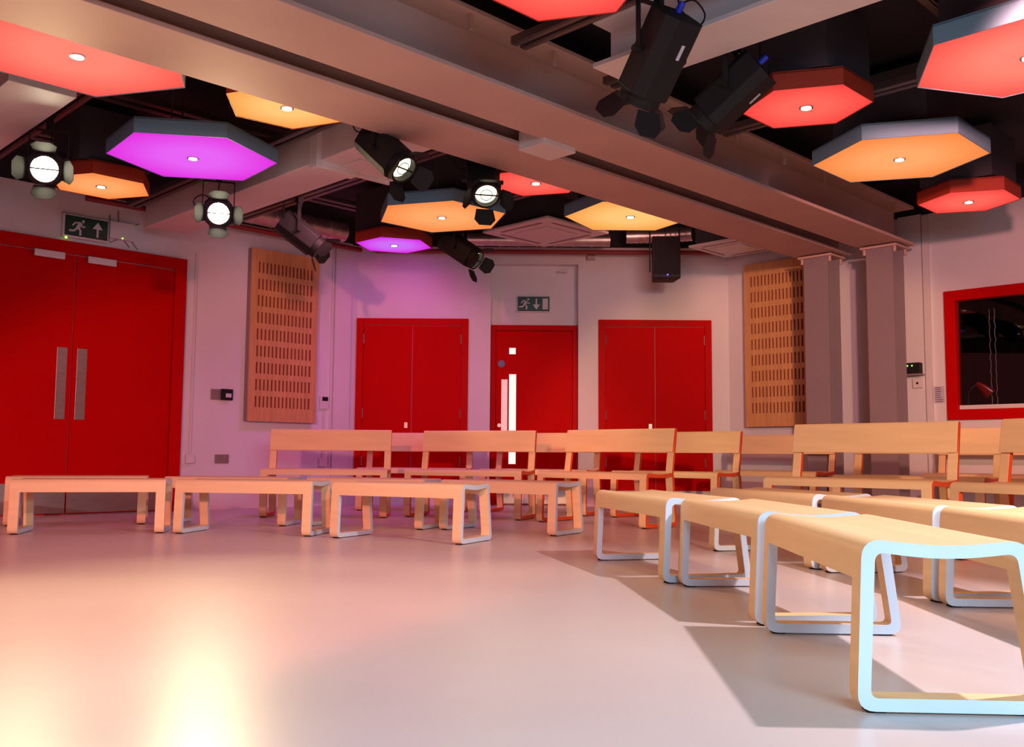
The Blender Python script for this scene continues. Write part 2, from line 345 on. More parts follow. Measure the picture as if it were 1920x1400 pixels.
hexpanel(2.935, 5.335, 0.64, 15, 'salmon', 'hexgrey', CR_, 26, 'large pink-red hexagonal light with a grey rim at the upper right corner')

# ceiling cassette units
def cassette(u0, u1, v0, v1, z, label):
    t = thing('air_conditioning_cassette', label, 'air conditioner', uv((u0 + u1) / 2, (v0 + v1) / 2, z), math.radians(45))
    a, c = (u1 - u0) / 2, (v1 - v0) / 2
    b = MB(); b.box((-a, -c, 0), (a, c, 0.03)); b.build('fascia', M['plastic'], t, 0.008)
    b = MB(); b.box((-a * .85, -c * .85, 0.03), (a * .85, c * .85, 0.30)); b.build('casing', M['housing'], t)
    b = MB(); b.box((-a * .5, -c * .5, -0.008), (a * .5, c * .5, -0.001)); b.build('grille', M['plastic'], t, 0.004)
    for sx, sy, hx, hy in ((0, .78, .62, .035), (0, -.78, .62, .035), (.78, 0, .035, .62), (-.78, 0, .035, .62)):
        b = MB(); b.box((sx * a - hx * a, sy * c - hy * c, -0.004), (sx * a + hx * a, sy * c + hy * c, -0.0005)); b.build('louvre', M['column'], t)
cassette(7.14, 8.14, -7.70, -6.70, 3.10, 'white square ceiling air conditioning cassette above the fire exit')
cassette(9.45, 10.25, -6.55, -5.75, 3.13, 'white square ceiling air conditioning cassette above the right wooden panel')

# ------------------------------------------------------------------ benches
SH = 0.42
def strip(mb, quad, th, x0, x1, rad_o=0.04, sag=0.0, mi_side=1, mi_flat=0, closed=True):
    """a bent plywood strip: closed loop of thickness th following quad (y,z), between x0 and x1; edges x=const get the paint"""
    def rounded(pts, r, sg):
        out = []; n = len(pts)
        for i in range(n):
            p = Vector(pts[i]); a = (Vector(pts[i - 1]) - p).normalized(); c = (Vector(pts[(i + 1) % n]) - p).normalized()
            A, C = p + a * r, p + c * r
            for k in range(6):
                t = k / 5; out.append((A * (1 - t) + p * t) * (1 - t) + (p * (1 - t) + C * t) * t)
            if i == 2 and sg:      # after the top rear corner: the saddle of the seat
                nx = Vector(pts[(i + 1) % n])
                for k in range(1, 8):
                    t = k / 8; q = C.lerp(nx + (p - nx).normalized() * r, t); out.append(Vector((q.x, q.y - sg * math.sin(math.pi * t))))
        return out
    q = [Vector(p) for p in quad]   # bottom front, bottom rear, top rear, top front
    inner = [q[0] + Vector((th * 1.03, th)), q[1] + Vector((-th * 1.1, th)), q[2] + Vector((-th * 0.98, -th)), q[3] + Vector((th * 1.0, -th))]
    O = rounded(q, rad_o, sag); I = rounded(inner, max(0.01, rad_o - th * 0.75), sag); n = len(O)
    vo0 = [mb.bm.verts.new((x0, p.x, p.y)) for p in O]; vo1 = [mb.bm.verts.new((x1, p.x, p.y)) for p in O]
    vi0 = [mb.bm.verts.new((x0, p.x, p.y)) for p in I]; vi1 = [mb.bm.verts.new((x1, p.x, p.y)) for p in I]
    for i in range(n):
        j = (i + 1) % n
        for vs4, mi, sm in (((vo0[i], vo0[j], vo1[j], vo1[i]), mi_flat, True), ((vi0[i], vi1[i], vi1[j], vi0[j]), mi_flat, True),
                        ((vo0[j], vo0[i], vi0[i], vi0[j]), mi_side, False), ((vo1[i], vo1[j], vi1[j], vi1[i]), mi_side, False)):
            f = mb.bm.faces.new(vs4); f.material_index = mi; f.smooth = sm
def seat_shell(mb, quad, x0, x1, apron, th, rad, sag, mi_end=1):
    """saddle seat that turns down over the front and the back"""
    q = [Vector(p) for p in quad]
    def side(p_top, p_bot, d): return p_top + (p_bot - p_top).normalized() * d
    f_bot = side(q[3], q[0], apron); r_bot = side(q[2], q[1], apron * 0.8)
    def path(off, r):
        F_, T3, T2, R_ = f_bot + Vector((off, 0)), q[3] + Vector((off, -off)), q[2] + Vector((-off, -off)), r_bot + Vector((-off, 0))
        out = [F_]
        for P, a, c in ((T3, F_, T2), (T2, T3, R_)):
            A = P + (a - P).normalized() * r; C = P + (c - P).normalized() * r
            for k in range(6):
                t = k / 5; out.append((A * (1 - t) + P * t) * (1 - t) + (P * (1 - t) + C * t) * t)
            if P is T3:
                E = T2 + (T3 - T2).normalized() * r
                for k in range(1, 8):
                    t = k / 8; p = C.lerp(E, t); out.append(Vector((p.x, p.y - sag * math.sin(math.pi * t))))
        out.append(R_); return out
    O = path(0, rad); I = path(th, max(0.008, rad - th)); n = len(O)
    a0 = [mb.bm.verts.new((x0, p.x, p.y)) for p in O]; a1 = [mb.bm.verts.new((x1, p.x, p.y)) for p in O]
    b0 = [mb.bm.verts.new((x0, p.x, p.y)) for p in I]; b1 = [mb.bm.verts.new((x1, p.x, p.y)) for p in I]
    for i in range(n - 1):
        for v4, sm in (((a0[i], a0[i + 1], a1[i + 1], a1[i]), True), ((b0[i], b1[i], b1[i + 1], b0[i + 1]), True), ((a0[i + 1], a0[i], b0[i], b0[i + 1]), False), ((a1[i], a1[i + 1], b1[i + 1], b1[i]), False)):
            f = mb.bm.faces.new(v4); f.smooth = sm
    for i in (0, n - 1): mb.bm.faces.new((a0[i], a1[i], b1[i], b0[i]))
def make_bench(L, backed):
    t = thing('seating_bench' if backed else 'low_bench', '', 'bench')
    sh = 0.48 if backed else SH
    quad = [(0, 0.006), (0.50, 0.006), (0.45, sh), (0.018, sh)] if backed else [(0, 0.006), (0.475, 0.006), (0.425, sh), (0.02, sh)]
    paint = M['orange'] if backed else M['paleblue']; SW = 0.07
    b = MB(); seat_shell(b, quad, -L / 2 + SW, L / 2 - SW, 0.06 if backed else 0.10, 0.018, 0.045, 0.012)
    b.build('seat', M['wood'], t)
    for s in (-1, 1):
        x0, x1 = (-L / 2, -L / 2 + SW) if s < 0 else (L / 2 - SW, L / 2)
        b = MB(); strip(b, quad, 0.032, x0, x1, 0.045, 0.012); b.build('end_frame', [M['wood'], paint], t)
        if backed:
            b = MB(); pts = [(0.415, sh - 0.02), (0.448, sh - 0.02), (0.515, 0.865), (0.505, 0.880), (0.487, 0.878)]
            fs = b.prism([(x0, y, z) for y, z in pts], (x1 - x0, 0, 0)); fs[0].material_index = 1; fs[1].material_index = 1
            b.build('back_post', [M['wood'], paint], t, 0.004)
        for y in (0.05, 0.42):
            b = MB(); b.box((x0 + 0.012, y - 0.022, 0), (x1 - 0.012, y + 0.022, 0.010)); b.build('foot_pad', M['pad'], t)
    if backed:
        def yz(z, o): return (0.415 + (z - sh) / (0.88 - sh) * 0.074 + o, z)
        b = MB(); pts = [yz(0.665, -0.020), yz(0.868, -0.020), yz(0.882, -0.012), yz(0.882, 0.004), yz(0.665, -0.001)]
        fs = b.prism([(-L / 2, y, z) for y, z in pts], (L, 0, 0)); fs[0].material_index = 1; fs[1].material_index = 1
        b.build('backrest', [M['wood'], paint], t, 0.004)
    return t
LOW = make_bench(1.12, False); BACK = make_bench(1.25, True); _used = set()
def place(kind, A, B, label, group):
    proto = LOW if kind == 'low' else BACK
    o = proto if kind not in _used else copy_tree(proto); _used.add(kind)
    A, B = Vector((*A, 0)), Vector((*B, 0)); d = (B - A).normalized()
    o.location = (A + B) / 2; o.rotation_euler = (0, 0, math.atan2(d.y, d.x)); o['label'] = label; o['category'] = 'bench'; o['group'] = group
g = 'low benches in the front row'
place('low', (-3.845, 7.245), (-2.735, 7.50), 'low backless bench in front of the red double doors, leftmost of the front row', g)
place('low', (-2.665, 7.465), (-1.555, 7.285), 'low backless bench second from the left in the front row, below the left wooden panel', g)
place('low', (-1.39, 7.19), (-0.385, 6.705), 'low bench with open pale end frame in the front row, last before the aisle', g)
place('low', (0.468, 5.84), (0.722, 4.765), 'low bench in the front row just right of the aisle, its far frame seen whole', g)
place('low', (0.788, 4.712), (0.884, 3.597), 'low backless bench second from the camera in the right front row', g)
place('low', (0.888, 3.512), (0.836, 2.392), 'nearest low bench with a pale blue end frame at the lower right', g)
g = 'low benches in the second row'
place('low', (-4.31, 8.07), (-3.25, 8.43), 'low bench in the second row behind the leftmost front bench', g)
place('low', (-3.11, 8.435), (-1.995, 8.31), 'low bench in the second row, partly hidden behind the second front bench', g)
place('low', (-1.85, 8.375), (-0.78, 8.02), 'low second row bench just behind the last front row bench before the aisle', g)
place('low', (-0.67, 8.09), (0.325, 7.47), 'low second row bench below the fire exit, its pale end frame facing the aisle', g)
place('low', (1.29, 6.46), (1.646, 5.40), 'low bench in the second row right of the aisle, yellowest and farthest of that side', g)
place('low', (1.67, 5.32), (1.80, 4.205), 'low bench in the second row on the right, middle of three', g)
place('low', (1.805, 4.145), (1.78, 3.03), 'low bench in the second row cut by the right edge of the picture', g)
g = 'benches with backrests in the third row'
place('back', (-2.53, 9.46), (-1.285, 9.52), 'bench with pinkish backrest below the left wooden panel, leftmost in the third row', g)
place('back', (-1.14, 9.70), (0.045, 9.29), 'bench with backrest in the third row, in front of the left cupboard and fire exit', g)
place('back', (0.19, 9.14), (1.115, 8.30), 'bench with wide bright backrest and orange end, in the third row before the right cupboard', g)
place('back', (1.83, 7.15), (2.69, 6.243), 'bench with the widest golden backrest, in front of the grey columns', g)
place('back', (2.70, 6.02), (3.15, 4.853), 'bench with backrest cut by the right edge under the red framed window', g)
g = 'benches with backrests in the rear rows'
place('back', (-1.80, 10.75), (-0.56, 10.60), 'rear bench whose backrest shows against the left red cupboard, between two nearer backrests', g)
place('back', (-0.41, 10.55), (0.725, 10.03), 'rear bench whose reddish backrest shows across the fire exit door', g)
place('back', (0.965, 9.90), (1.885, 9.055), 'rear bench with short visible orange backrest across the right half of the right cupboard', g)
place('back', (2.74, 8.35), (3.63, 7.47), 'rear bench glimpsed between the two right backrests, under the window', g)
place('back', (3.68, 7.30), (4.13, 6.133), 'rear bench behind the right edge bench, its orange post showing', g)
place('back', (2.25, 10.94), (3.12, 10.05), 'shaded dark red bench against the wall below the right wooden panel', g)
place('back', (4.10, 9.72), (4.985, 8.836), 'bench against the right wall below the red framed window', g)

# ------------------------------------------------------------------ doors
def box_local(parent, name, mt, x0, x1, y0, y1, z0, z1, bevel=0.0, label=None):
    b = MB(); b.box((x0, y0, z0), (x1, y1, z1)); o = b.build(name, M[mt], parent, bevel)
    if label: o['label'] = label
    return o
# left double door: centre line u=3.60
o, rz = left_frame(3.60); d = sthing('door_1', o, rz)
b = MB(); b.box((-1.18, -0.05, 0), (-1.05, 0.02, 2.765)); b.box((1.05, -0.05, 0), (1.18, 0.02, 2.765)); b.box((-1.05, -0.05, 2.64), (1.05, 0.02, 2.765)); b.build('door_frame', M['redframe'], d, 0.004)
for s, n in ((-1, 'left'), (1, 'right')):
    x0, x1 = (-1.045, -0.004) if s < 0 else (0.004, 1.045)
    lf = box_local(d, 'door_leaf', 'red', x0, x1, -0.022, 0.018, 0.008, 2.632, 0.003)
    xc = s * 0.098
    box_local(lf, 'pull_plate', 'steel', xc - 0.05, xc + 0.05, -0.030, -0.0225, 0.955, 1.68, 0.002, 'vertical brushed steel plate')
    box_local(lf, 'kick_plate', 'steel', min(x0, x1) + 0.004, max(x0, x1) - 0.004, -0.026, -0.0225, 0.02, 0.32, 0.001, 'brushed steel kick plate')
    xa = s * 0.26
    box_local(lf, 'door_closer', 'plastic', xa - 0.16, xa + 0.13, -0.075, -0.052, 2.565, 2.635, 0.004, 'pale closer cover')
# cupboards
def cupboard(x0, x1, name, hx):
    d = sthing(name, (0, BY, 0), 0); z0, z1 = 0.20, 2.362; fw = 0.085
    b = MB(); b.box((x0, -0.035, z0), (x0 + fw, 0.0, z1)); b.box((x1 - fw, -0.035, z0), (x1, 0.0, z1)); b.box((x0 + fw, -0.035, z1 - fw), (x1 - fw, 0.0, z1)); b.build('door_frame', M['redframe'], d, 0.003)
    xm = (x0 + x1) / 2
    for a, c in ((x0 + fw + 0.004, xm - 0.003), (xm + 0.003, x1 - fw - 0.004)):
        lf = box_local(d, 'door_leaf', 'red', a, c, -0.026, -0.001, z0, z1 - fw - 0.005, 0.002)
        hxx = a + 0.004 if a < xm - 0.1 else c - 0.004
        for z in (0.55, 1.15, 2.10):
            b = MB(); b.tube([(hxx, -0.034, z - 0.06), (hxx, -0.034, z + 0.06)], 0.007, 8); b.build('hinge', M['steel'], lf)
        if a < xm - 0.1:
            b = MB(); b.box((hx - 0.02, -0.034, 0.965), (hx + 0.02, -0.0262, 1.035)); b.tube([(hx, -0.045, 0.985), (hx, -0.034, 0.985)], 0.012, 12); b.build('lock_plate', M['steel'], lf)
cupboard(-2.048, -0.622, 'door_2', -1.40)
cupboard(1.037, 2.475, 'door_4', 1.69)
# fire exit door
d = sthing('door_3', (0, BY + 0.14, 0), 0)
b = MB(); b.box((-0.335, -0.06, 0), (-0.275, 0, 2.30)); b.box((0.715, -0.06, 0), (0.775, 0, 2.30)); b.box((-0.275, -0.06, 2.23), (0.715, 0, 2.30)); b.build('door_frame', M['redframe'], d, 0.003)
lf = box_local(d, 'door_leaf', 'red', -0.272, 0.712, -0.04, -0.001, 0.01, 2.226, 0.002)
box_local(lf, 'vision_panel', 'vision', -0.10, -0.018, -0.044, -0.0405, 1.925, 2.005, 0, 'small square lit pane')
box_local(lf, 'vision_panel', 'vision', -0.10, -0.010, -0.044, -0.0405, 0.52, 1.665, 0, 'tall narrow lit pane')
box_local(lf, 'pull_plate', 'steel', -0.20, -0.118, -0.048, -0.0405, 0.85, 1.60, 0.002, 'brushed steel plate')
box_local(lf, 'kick_plate', 'steel', -0.24, 0.68, -0.044, -0.0405, 0.02, 0.24, 0.001)
b = MB(); b.tube([(-0.20, -0.046, 1.80), (-0.20, -0.0405, 1.80)], 0.045, 24); b.build('notice_disc', M['bluegrey'], lf)['label'] = 'round blue notice'
b = MB(); b.tube([(-0.222, -0.055, 1.01), (-0.222, -0.0405, 1.01)], 0.024, 16); b.build('lock_rose', M['steel'], lf)

# ------------------------------------------------------------------ exit signs
def man(mb, ox, oz, s, y):
    """running figure, head up and to the right"""
    mb.tube([(ox + 0.32 * s, y, oz + 0.40 * s), (ox + 0.32 * s, y - 0.002, oz + 0.40 * s)], 0.085 * s, 14)
    def limb(pts, w):
        for a, c in zip(pts[:-1], pts[1:]):
            A, C = Vector((ox + a[0] * s, y, oz + a[1] * s)), Vector((ox + c[0] * s, y, oz + c[1] * s))
            dd = (C - A).normalized(); nn = Vector((-dd.z, 0, dd.x)) * w * s
            mb.prism([A - nn, C - nn, C + nn, A + nn], (0, -0.002, 0))
    limb([(0.20, 0.30), (-0.02, -0.06)], 0.11); limb([(0.17, 0.28), (-0.16, 0.26), (-0.32, 0.06)], 0.045); limb([(0.17, 0.22), (0.30, 0.02), (0.44, 0.10)], 0.04)
    limb([(0.0, -0.05), (0.17, -0.18), (0.16, -0.50)], 0.06); limb([(-0.04, -0.06), (-0.22, -0.26), (-0.52, -0.27)], 0.06)
def arrow(mb, ox, oz, s, y, up):
    k = 1 if up else -1
    mb.prism([(ox - 0.06 * s, y, oz - 0.45 * s * k), (ox + 0.06 * s, y, oz - 0.45 * s * k), (ox + 0.06 * s, y, oz + 0.15 * s * k), (ox - 0.06 * s, y, oz + 0.15 * s * k)], (0, -0.002, 0))
    mb.prism([(ox - 0.30 * s, y, oz + 0.05 * s * k), (ox + 0.30 * s, y, oz + 0.05 * s * k), (ox, y, oz + 0.48 * s * k)], (0, -0.0022, 0))
t = thing('exit_sign', 'dark green running figure sign with downward arrow over the fire exit door', 'sign', (0.21, BY + 0.14, 2.58))
box_local(t, 'backing', 'plastic', -0.215, 0.215, -0.03, 0, -0.108, 0.108, 0.004)
box_local(t, 'face', 'green', -0.205, 0.205, -0.036, -0.0305, -0.095, 0.095)
b = MB(); man(b, -0.115, 0.0, 0.145, -0.0365); arrow(b, 0.035, 0.0, 0.155, -0.0365, False); b.box((0.115, -0.0385, -0.07), (0.185, -0.0365, 0.07)); b.build('symbol', M['sign'], t)
o, rz = left_frame(3.675, 2.92); t = thing('exit_sign', 'green running figure sign with upward arrow above the red double doors', 'sign', o, rz)
box_local(t, 'backing', 'plastic', -0.235, 0.225, -0.05, 0, -0.115, 0.125, 0.004)
box_local(t, 'face', 'green', -0.215, 0.213, -0.056, -0.0505, -0.095, 0.110)
b = MB(); man(b, -0.09, 0.0, 0.165, -0.0565); arrow(b, 0.11, 0.0, 0.17, -0.0565, True); b.build('symbol', M['sign'], t)
b = MB(); b.tube([(-0.2, -0.062, -0.125), (-0.2, -0.05, -0.125)], 0.012, 10); b.build('indicator', M['led_green'], t)

# ------------------------------------------------------------------ slotted wooden panels
def acoustic(o, rz, w, z0, z1, label, cols=15, rows=9, slot_h=0.125, edge=0.09):
    t = thing('acoustic_panel', label, 'wall panel', o, rz); D = 0.075
    box_local(t, 'frame', 'column', -w / 2, w / 2, -D, 0, z0, z1, 0.002, 'grey edged backing box')
    box_local(t, 'backing', 'slot', -w / 2 + 0.02, w / 2 - 0.02, -D - 0.006, -D - 0.001, z0 + 0.02, z1 - 0.02, 0, 'dark red backing')
    b = MB(); hh = z1 - z0; top = z1 - 0.125; pitch = (hh - 0.125 - 0.26) / (rows - 0.0) + 0.0; pitch = (hh - 0.155 - 0.17 + (pitch * 0)) / (rows - 0.38)
    y0, y1 = -D - 0.022, -D - 0.0065; zt = z1 - 0.155
    edges = [z1]
    for r in range(rows): edges += [zt - r * pitch, zt - r * pitch - pitch * 0.66]
    edges.append(z0)
    for i in range(0, len(edges), 2): b.box((-w / 2, y0, edges[i + 1]), (w / 2, y1, edges[i]))
    xa, xb = -w / 2 + edge, w / 2 - edge; px = (xb - xa) / (cols - 0.5)
    for r in range(rows):
        za, zb = edges[2 * r + 2], edges[2 * r + 1]
        b.box((-w / 2, y0, za), (xa, y1, zb)); b.box((xb, y0, za), (w / 2, y1, zb))
        for c in range(cols - 1): b.box((xa + c * px + px * 0.42, y0, za), (xa + (c + 1) * px, y1, zb))
    b.build('slotted_board', M['woodpanel'], t)
o, rz = left_frame(6.0); acoustic(o, rz, 0.915, 1.0, 3.02, 'tall slotted wooden acoustic panel on the left wall between the doors and the corner')
o, rz = right_frame(-5.915); acoustic(o, rz, 0.885, 1.0, 3.02, 'tall slotted wooden acoustic panel on the right wall beside the grey columns')

# ------------------------------------------------------------------ window and control room
vm = (WV0 + WV1) / 2; o, rz = right_frame(vm); wv = (WV1 - WV0) / 2
d = sthing('window_1', o, rz); fw = 0.11
b = MB(); zz0, zz1 = WZ0, WZ1
b.box((-wv, -0.03, zz0), (-wv + fw, 0.10, zz1)); b.box((wv - fw, -0.03, zz0), (wv, 0.10, zz1)); b.box((-wv + fw, -0.03, zz1 - fw), (wv - fw, 0.10, zz1)); b.box((-wv + fw, -0.03, zz0), (wv - fw, 0.10, zz0 + fw)); b.build('window_frame', M['redframe'], d, 0.004)
b = MB(); b.box((-wv + fw, 0.03, zz0 + fw), (wv - fw, 0.09, zz0 + fw + 0.045)); b.build('window_sill', M['plastic'], d)
b = MB(); b.box((-wv + fw, 0.05, zz0 + fw + 0.046), (wv - fw, 0.056, zz1 - fw)); b.build('glass_pane', M['glass'], d)
b = MB()   # dark control room shell behind the wall, open towards the glass
o0, o1 = 0.32, 2.6
def rbox(b, v0, v1, t0, t1, z0, z1): b.prism([uv(RU + t0, v0, z0), uv(RU + t0, v1, z0), uv(RU + t1, v1, z0), uv(RU + t1, v0, z0)], (0, 0, z1 - z0))
rbox(b, WV0 - 0.6, WV1 + 0.6, o1, o1 + 0.1, 0.0, 3.0); rbox(b, WV0 - 0.7, WV0 - 0.6, o0, o1 + 0.1, 0.0, 3.0); rbox(b, WV1 + 0.6, WV1 + 0.7, o0, o1 + 0.1, 0.0, 3.0); rbox(b, WV0 - 0.7, WV1 + 0.7, o0, o1 + 0.1, 2.9, 3.0)
struct('wall_control_room', b, M['room'])
# desk and lamp seen through the glass
b = MB(); rbox(b, WV0 - 0.4, WV1 + 0.3, 0.34, 1.1, 1.06, 1.10); rbox(b, WV0 - 0.4, WV0 - 0.34, 0.34, 1.1, 0, 1.06); rbox(b, WV1 + 0.24, WV1 + 0.3, 0.34, 1.1, 0, 1.06)
tag(b.build('control_desk', M['room']), 'dark desk behind the control room window', 'desk')
lp = uv(RU + 0.55, -3.94, 1.115)
light('desk_fill', 'POINT', uv(RU + 0.42, -3.2, 2.3), 9, (1.0, 0.85, 0.8), shadow_soft_size=0.05)  # added fill, no lamp modelled here; makes the red lamp show through the glass
t = thing('desk_lamp', 'small red gooseneck desk lamp behind the control room window', 'lamp', lp, math.radians(-20))
b = MB(); b.tube([(0, 0, 0), (0, 0, 0.02)], 0.07, 20); b.build('base', M['lampred'], t)
b = MB(); pts = [(0, 0, 0.02), (0, 0, 0.12), (0, 0, 0.22), (0.02, 0, 0.275), (0.055, 0, 0.31), (0.09, 0, 0.33)]; b.tube(pts, 0.006, 8); b.build('gooseneck', M['steel'], t)
b = MB(); b.tube([(0.085, 0, 0.345), (0.11, 0, 0.325), (0.15, 0, 0.29), (0.215, 0, 0.22)], [0.018, 0.035, 0.045, 0.07], 20); b.build('shade', M['lampred'], t)
b = MB(); b.tube([(0.2155, 0, 0.2195), (0.218, 0, 0.2175)], 0.062, 20); b.build('shade_lining', M['plastic'], t)
for k, dv in enumerate((0.0, 0.055)):
    b = MB(); P = [uv(RU + 0.75 + 0.006 * math.sin(i * 1.9 + k), -3.76 + dv + 0.006 * math.sin(i * 2.3), 1.101 + i * 0.05) for i in range(25)]
    b.tube(P, 0.006, 6); tag(b.build('hanging_cable', M['steel']), ('left' if k == 0 else 'right') + ' one of two shiny vertical cables behind the control room window', 'cable')

# ------------------------------------------------------------------ wall fittings
def fitting(name, label, cat, o, rz, parts):
    t = thing(name, label, cat, o, rz)
    for p in parts:
        nm, mt, x0, x1, y0, y1, z0, z1 = p[:8]; box_local(t, nm, mt, x0, x1, y0, y1, z0, z1, 0.002, p[8] if len(p) > 8 else None)
    return t
o, rz = left_frame(4.04, 2.955)
t = fitting('junction_box', 'pale junction box with cables above the red double doors', 'junction box', o, rz, [('casing', 'plastic', -0.13, 0.13, -0.07, 0, -0.09, 0.09)])
b = MB(); b.tube([(0.0, -0.075, -0.08), (0.0, -0.0705, -0.08)], 0.008, 8); b.build('indicator', M['led_green'], t)
for pts in ([(-0.12, -0.02, 0.09), (-0.12, -0.01, 0.16)], [(-0.03, -0.02, 0.09), (-0.03, -0.01, 0.22)], [(0.12, -0.02, 0.08), (0.20, -0.01, 0.12)], [(-0.12, -0.02, -0.09), (-0.12, -0.01, -0.12)], [(-0.03, -0.02, -0.09), (-0.11, -0.01, -0.13)], [(0.04, -0.02, -0.09), (0.10, -0.01, -0.15)], [(0.12, -0.02, -0.09), (0.19, -0.01, -0.16)]):
    b = MB(); b.tube(pts, 0.006, 6); b.build('cable', M['column'], t)
o, rz = left_frame(5.26, 1.29)
t = fitting('access_keypad', 'black wall device with pinkish plate left of the slotted panel', 'keypad', o, rz, [('plate', 'socket', -0.13, -0.01, -0.012, 0, -0.06, 0.06), ('casing', 'black', -0.01, 0.12, -0.05, 0, -0.06, 0.065), ('display', 'sign', 0.03, 0.10, -0.0535, -0.051, -0.03, 0.015)])
o, rz = left_frame(5.29, 0.565)
t = fitting('power_socket', 'double metal power socket low on the wall left of the slotted panel', 'socket', o, rz, [('face_plate', 'socket', -0.085, 0.085, -0.012, 0, -0.05, 0.05), ('switch', 'steel', -0.05, -0.03, -0.0155, -0.0125, 0.005, 0.03), ('switch', 'steel', 0.03, 0.05, -0.0155, -0.0125, 0.005, 0.03)])
o, rz = left_frame(4.90, 0.565)
t = fitting('power_socket', 'single white socket box beside the red double door frame', 'socket', o, rz, [('face_plate', 'plastic', -0.05, 0.05, -0.04, 0, -0.05, 0.05), ('conduit', 'plastic', -0.012, 0.012, -0.025, 0, 0.052, 2.3)])
o, rz = left_frame(6.62, 1.27)
t = fitting('thermostat', 'white thermostat with dark display right of the left slotted panel', 'thermostat', o, rz, [('casing', 'plastic', -0.06, 0.06, -0.03, 0, -0.09, 0.07), ('display', 'black', -0.03, 0.055, -0.033, -0.0305, 0.01, 0.06)])
o, rz = left_frame(6.62, 0.53)
t = fitting('power_socket', 'white socket box low on the wall near the left corner', 'socket', o, rz, [('face_plate', 'plastic', -0.055, 0.055, -0.04, 0, -0.05, 0.055), ('conduit', 'plastic', -0.012, 0.012, -0.025, 0, 0.057, 0.62)])
o, rz = left_frame(6.72)
t = fitting('conduit', 'thin white vertical conduit left of the left corner', 'conduit', o, rz, [('pipe_run', 'plastic', -0.012, 0.012, -0.025, 0, 0.0, 3.28)])
b = MB(); b.box((-0.12, -0.05, 0), (0.12, 0.0, H)); o, rz = left_frame(6.86); q = b.build('trim_4', M['wall']); q.location = o; q.rotation_euler = (0, 0, rz); q['kind'] = 'structure'
o, rz = right_frame(-4.13)
t = fitting('conduit', 'pale vertical trunking between the near column and the red window', 'conduit', o, rz, [('pipe_run', 'plastic', -0.03, 0.03, -0.05, 0, 0.0, 3.28)])
b = MB(); rseg(b, -4.42, -4.17, 0, H, -0.05, 0.0); struct('trim_5', b, M['wall'])
o, rz = right_frame(-4.29, 1.60)
o = o - UD * 0.051
t = fitting('signal_box', 'black box with two green lights on a small shelf beside the near column', 'electronic box', o, rz, [('casing', 'black', -0.10, 0.10, -0.09, 0, -0.06, 0.06), ('shelf', 'column', -0.12, 0.12, -0.11, 0, -0.078, -0.062), ('indicator', 'led_green', -0.035, -0.020, -0.0925, -0.0905, 0.02, 0.035), ('indicator', 'led_green', 0.015, 0.03, -0.0925, -0.0905, 0.02, 0.035)])
o, rz = right_frame(-4.24, 1.44); o = o - UD * 0.051
t = fitting('power_socket', 'small white outlet under the black box beside the near column', 'socket', o, rz, [('face_plate', 'plastic', -0.05, 0.05, -0.03, 0, -0.05, 0.05), ('switch', 'black', -0.012, 0.012, -0.033, -0.0305, -0.012, 0.012)])
o, rz = right_frame(-4.04, 1.31)
t = thing('paper_notice', 'small printed paper notice left of the red window frame', 'notice', o, rz)
box_local(t, 'sheet', 'paper', -0.055, 0.055, -0.004, 0, -0.09, 0.09)
b = MB()
for k in range(8): b.box((-0.045, -0.0052, 0.070 - k * 0.021), (-0.045 + random.uniform(.055, .085), -0.0042, 0.078 - k * 0.021))
b.build('printed_lines', M['ink'], t)
t = fitting('motion_sensor', 'small grey sensor on the back wall right of the fire exit', 'sensor', (0.94, BY, 3.18), 0, [('casing', 'socket', -0.05, 0.05, -0.07, 0, -0.05, 0.05)])
t = fitting('wall_hook', 'small pale bracket in the recess above the fire exit', 'bracket', (0.62, BY + 0.14, 3.0), 0, [('plate', 'plastic', -0.04, 0.04, -0.02, 0, -0.02, 0.03), ('arm', 'plastic', -0.09, 0.02, -0.09, -0.021, -0.01, 0.01)])
# loudspeaker
t = thing('loudspeaker', 'black loudspeaker with a blue light hanging before the back wall', 'loudspeaker', (1.74, 11.15, 2.70), 0)
b = MB(); bm_pts = [(-0.165, -0.15), (0.165, -0.15), (0.13, 0.15), (-0.13, 0.15)]
b.prism([(x, y, 0) for x, y in bm_pts], (0, 0, 0.50)); b.build('cabinet', M['black'], t, 0.012)
b = MB(); b.box((-0.15, -0.158, 0.05), (0.15, -0.1505, 0.48)); gr = b.build('grille', M['pad'], t)
b = MB(); b.tube([(0.01, -0.164, 0.04), (0.01, -0.1505, 0.04)], 0.010, 12); b.build('indicator', M['led_blue'], t)
b = MB(); b.box((0.168, -0.02, 0.1), (0.18, 0.02, 0.62)); b.box((-0.18, -0.02, 0.1), (-0.168, 0.02, 0.62)); b.box((-0.18, -0.02, 0.62), (0.18, 0.02, 0.64)); b.tube([(0, 0, 0.64), (0, 0, 0.92)], 0.02, 10); b.build('yoke', M['black'], t)

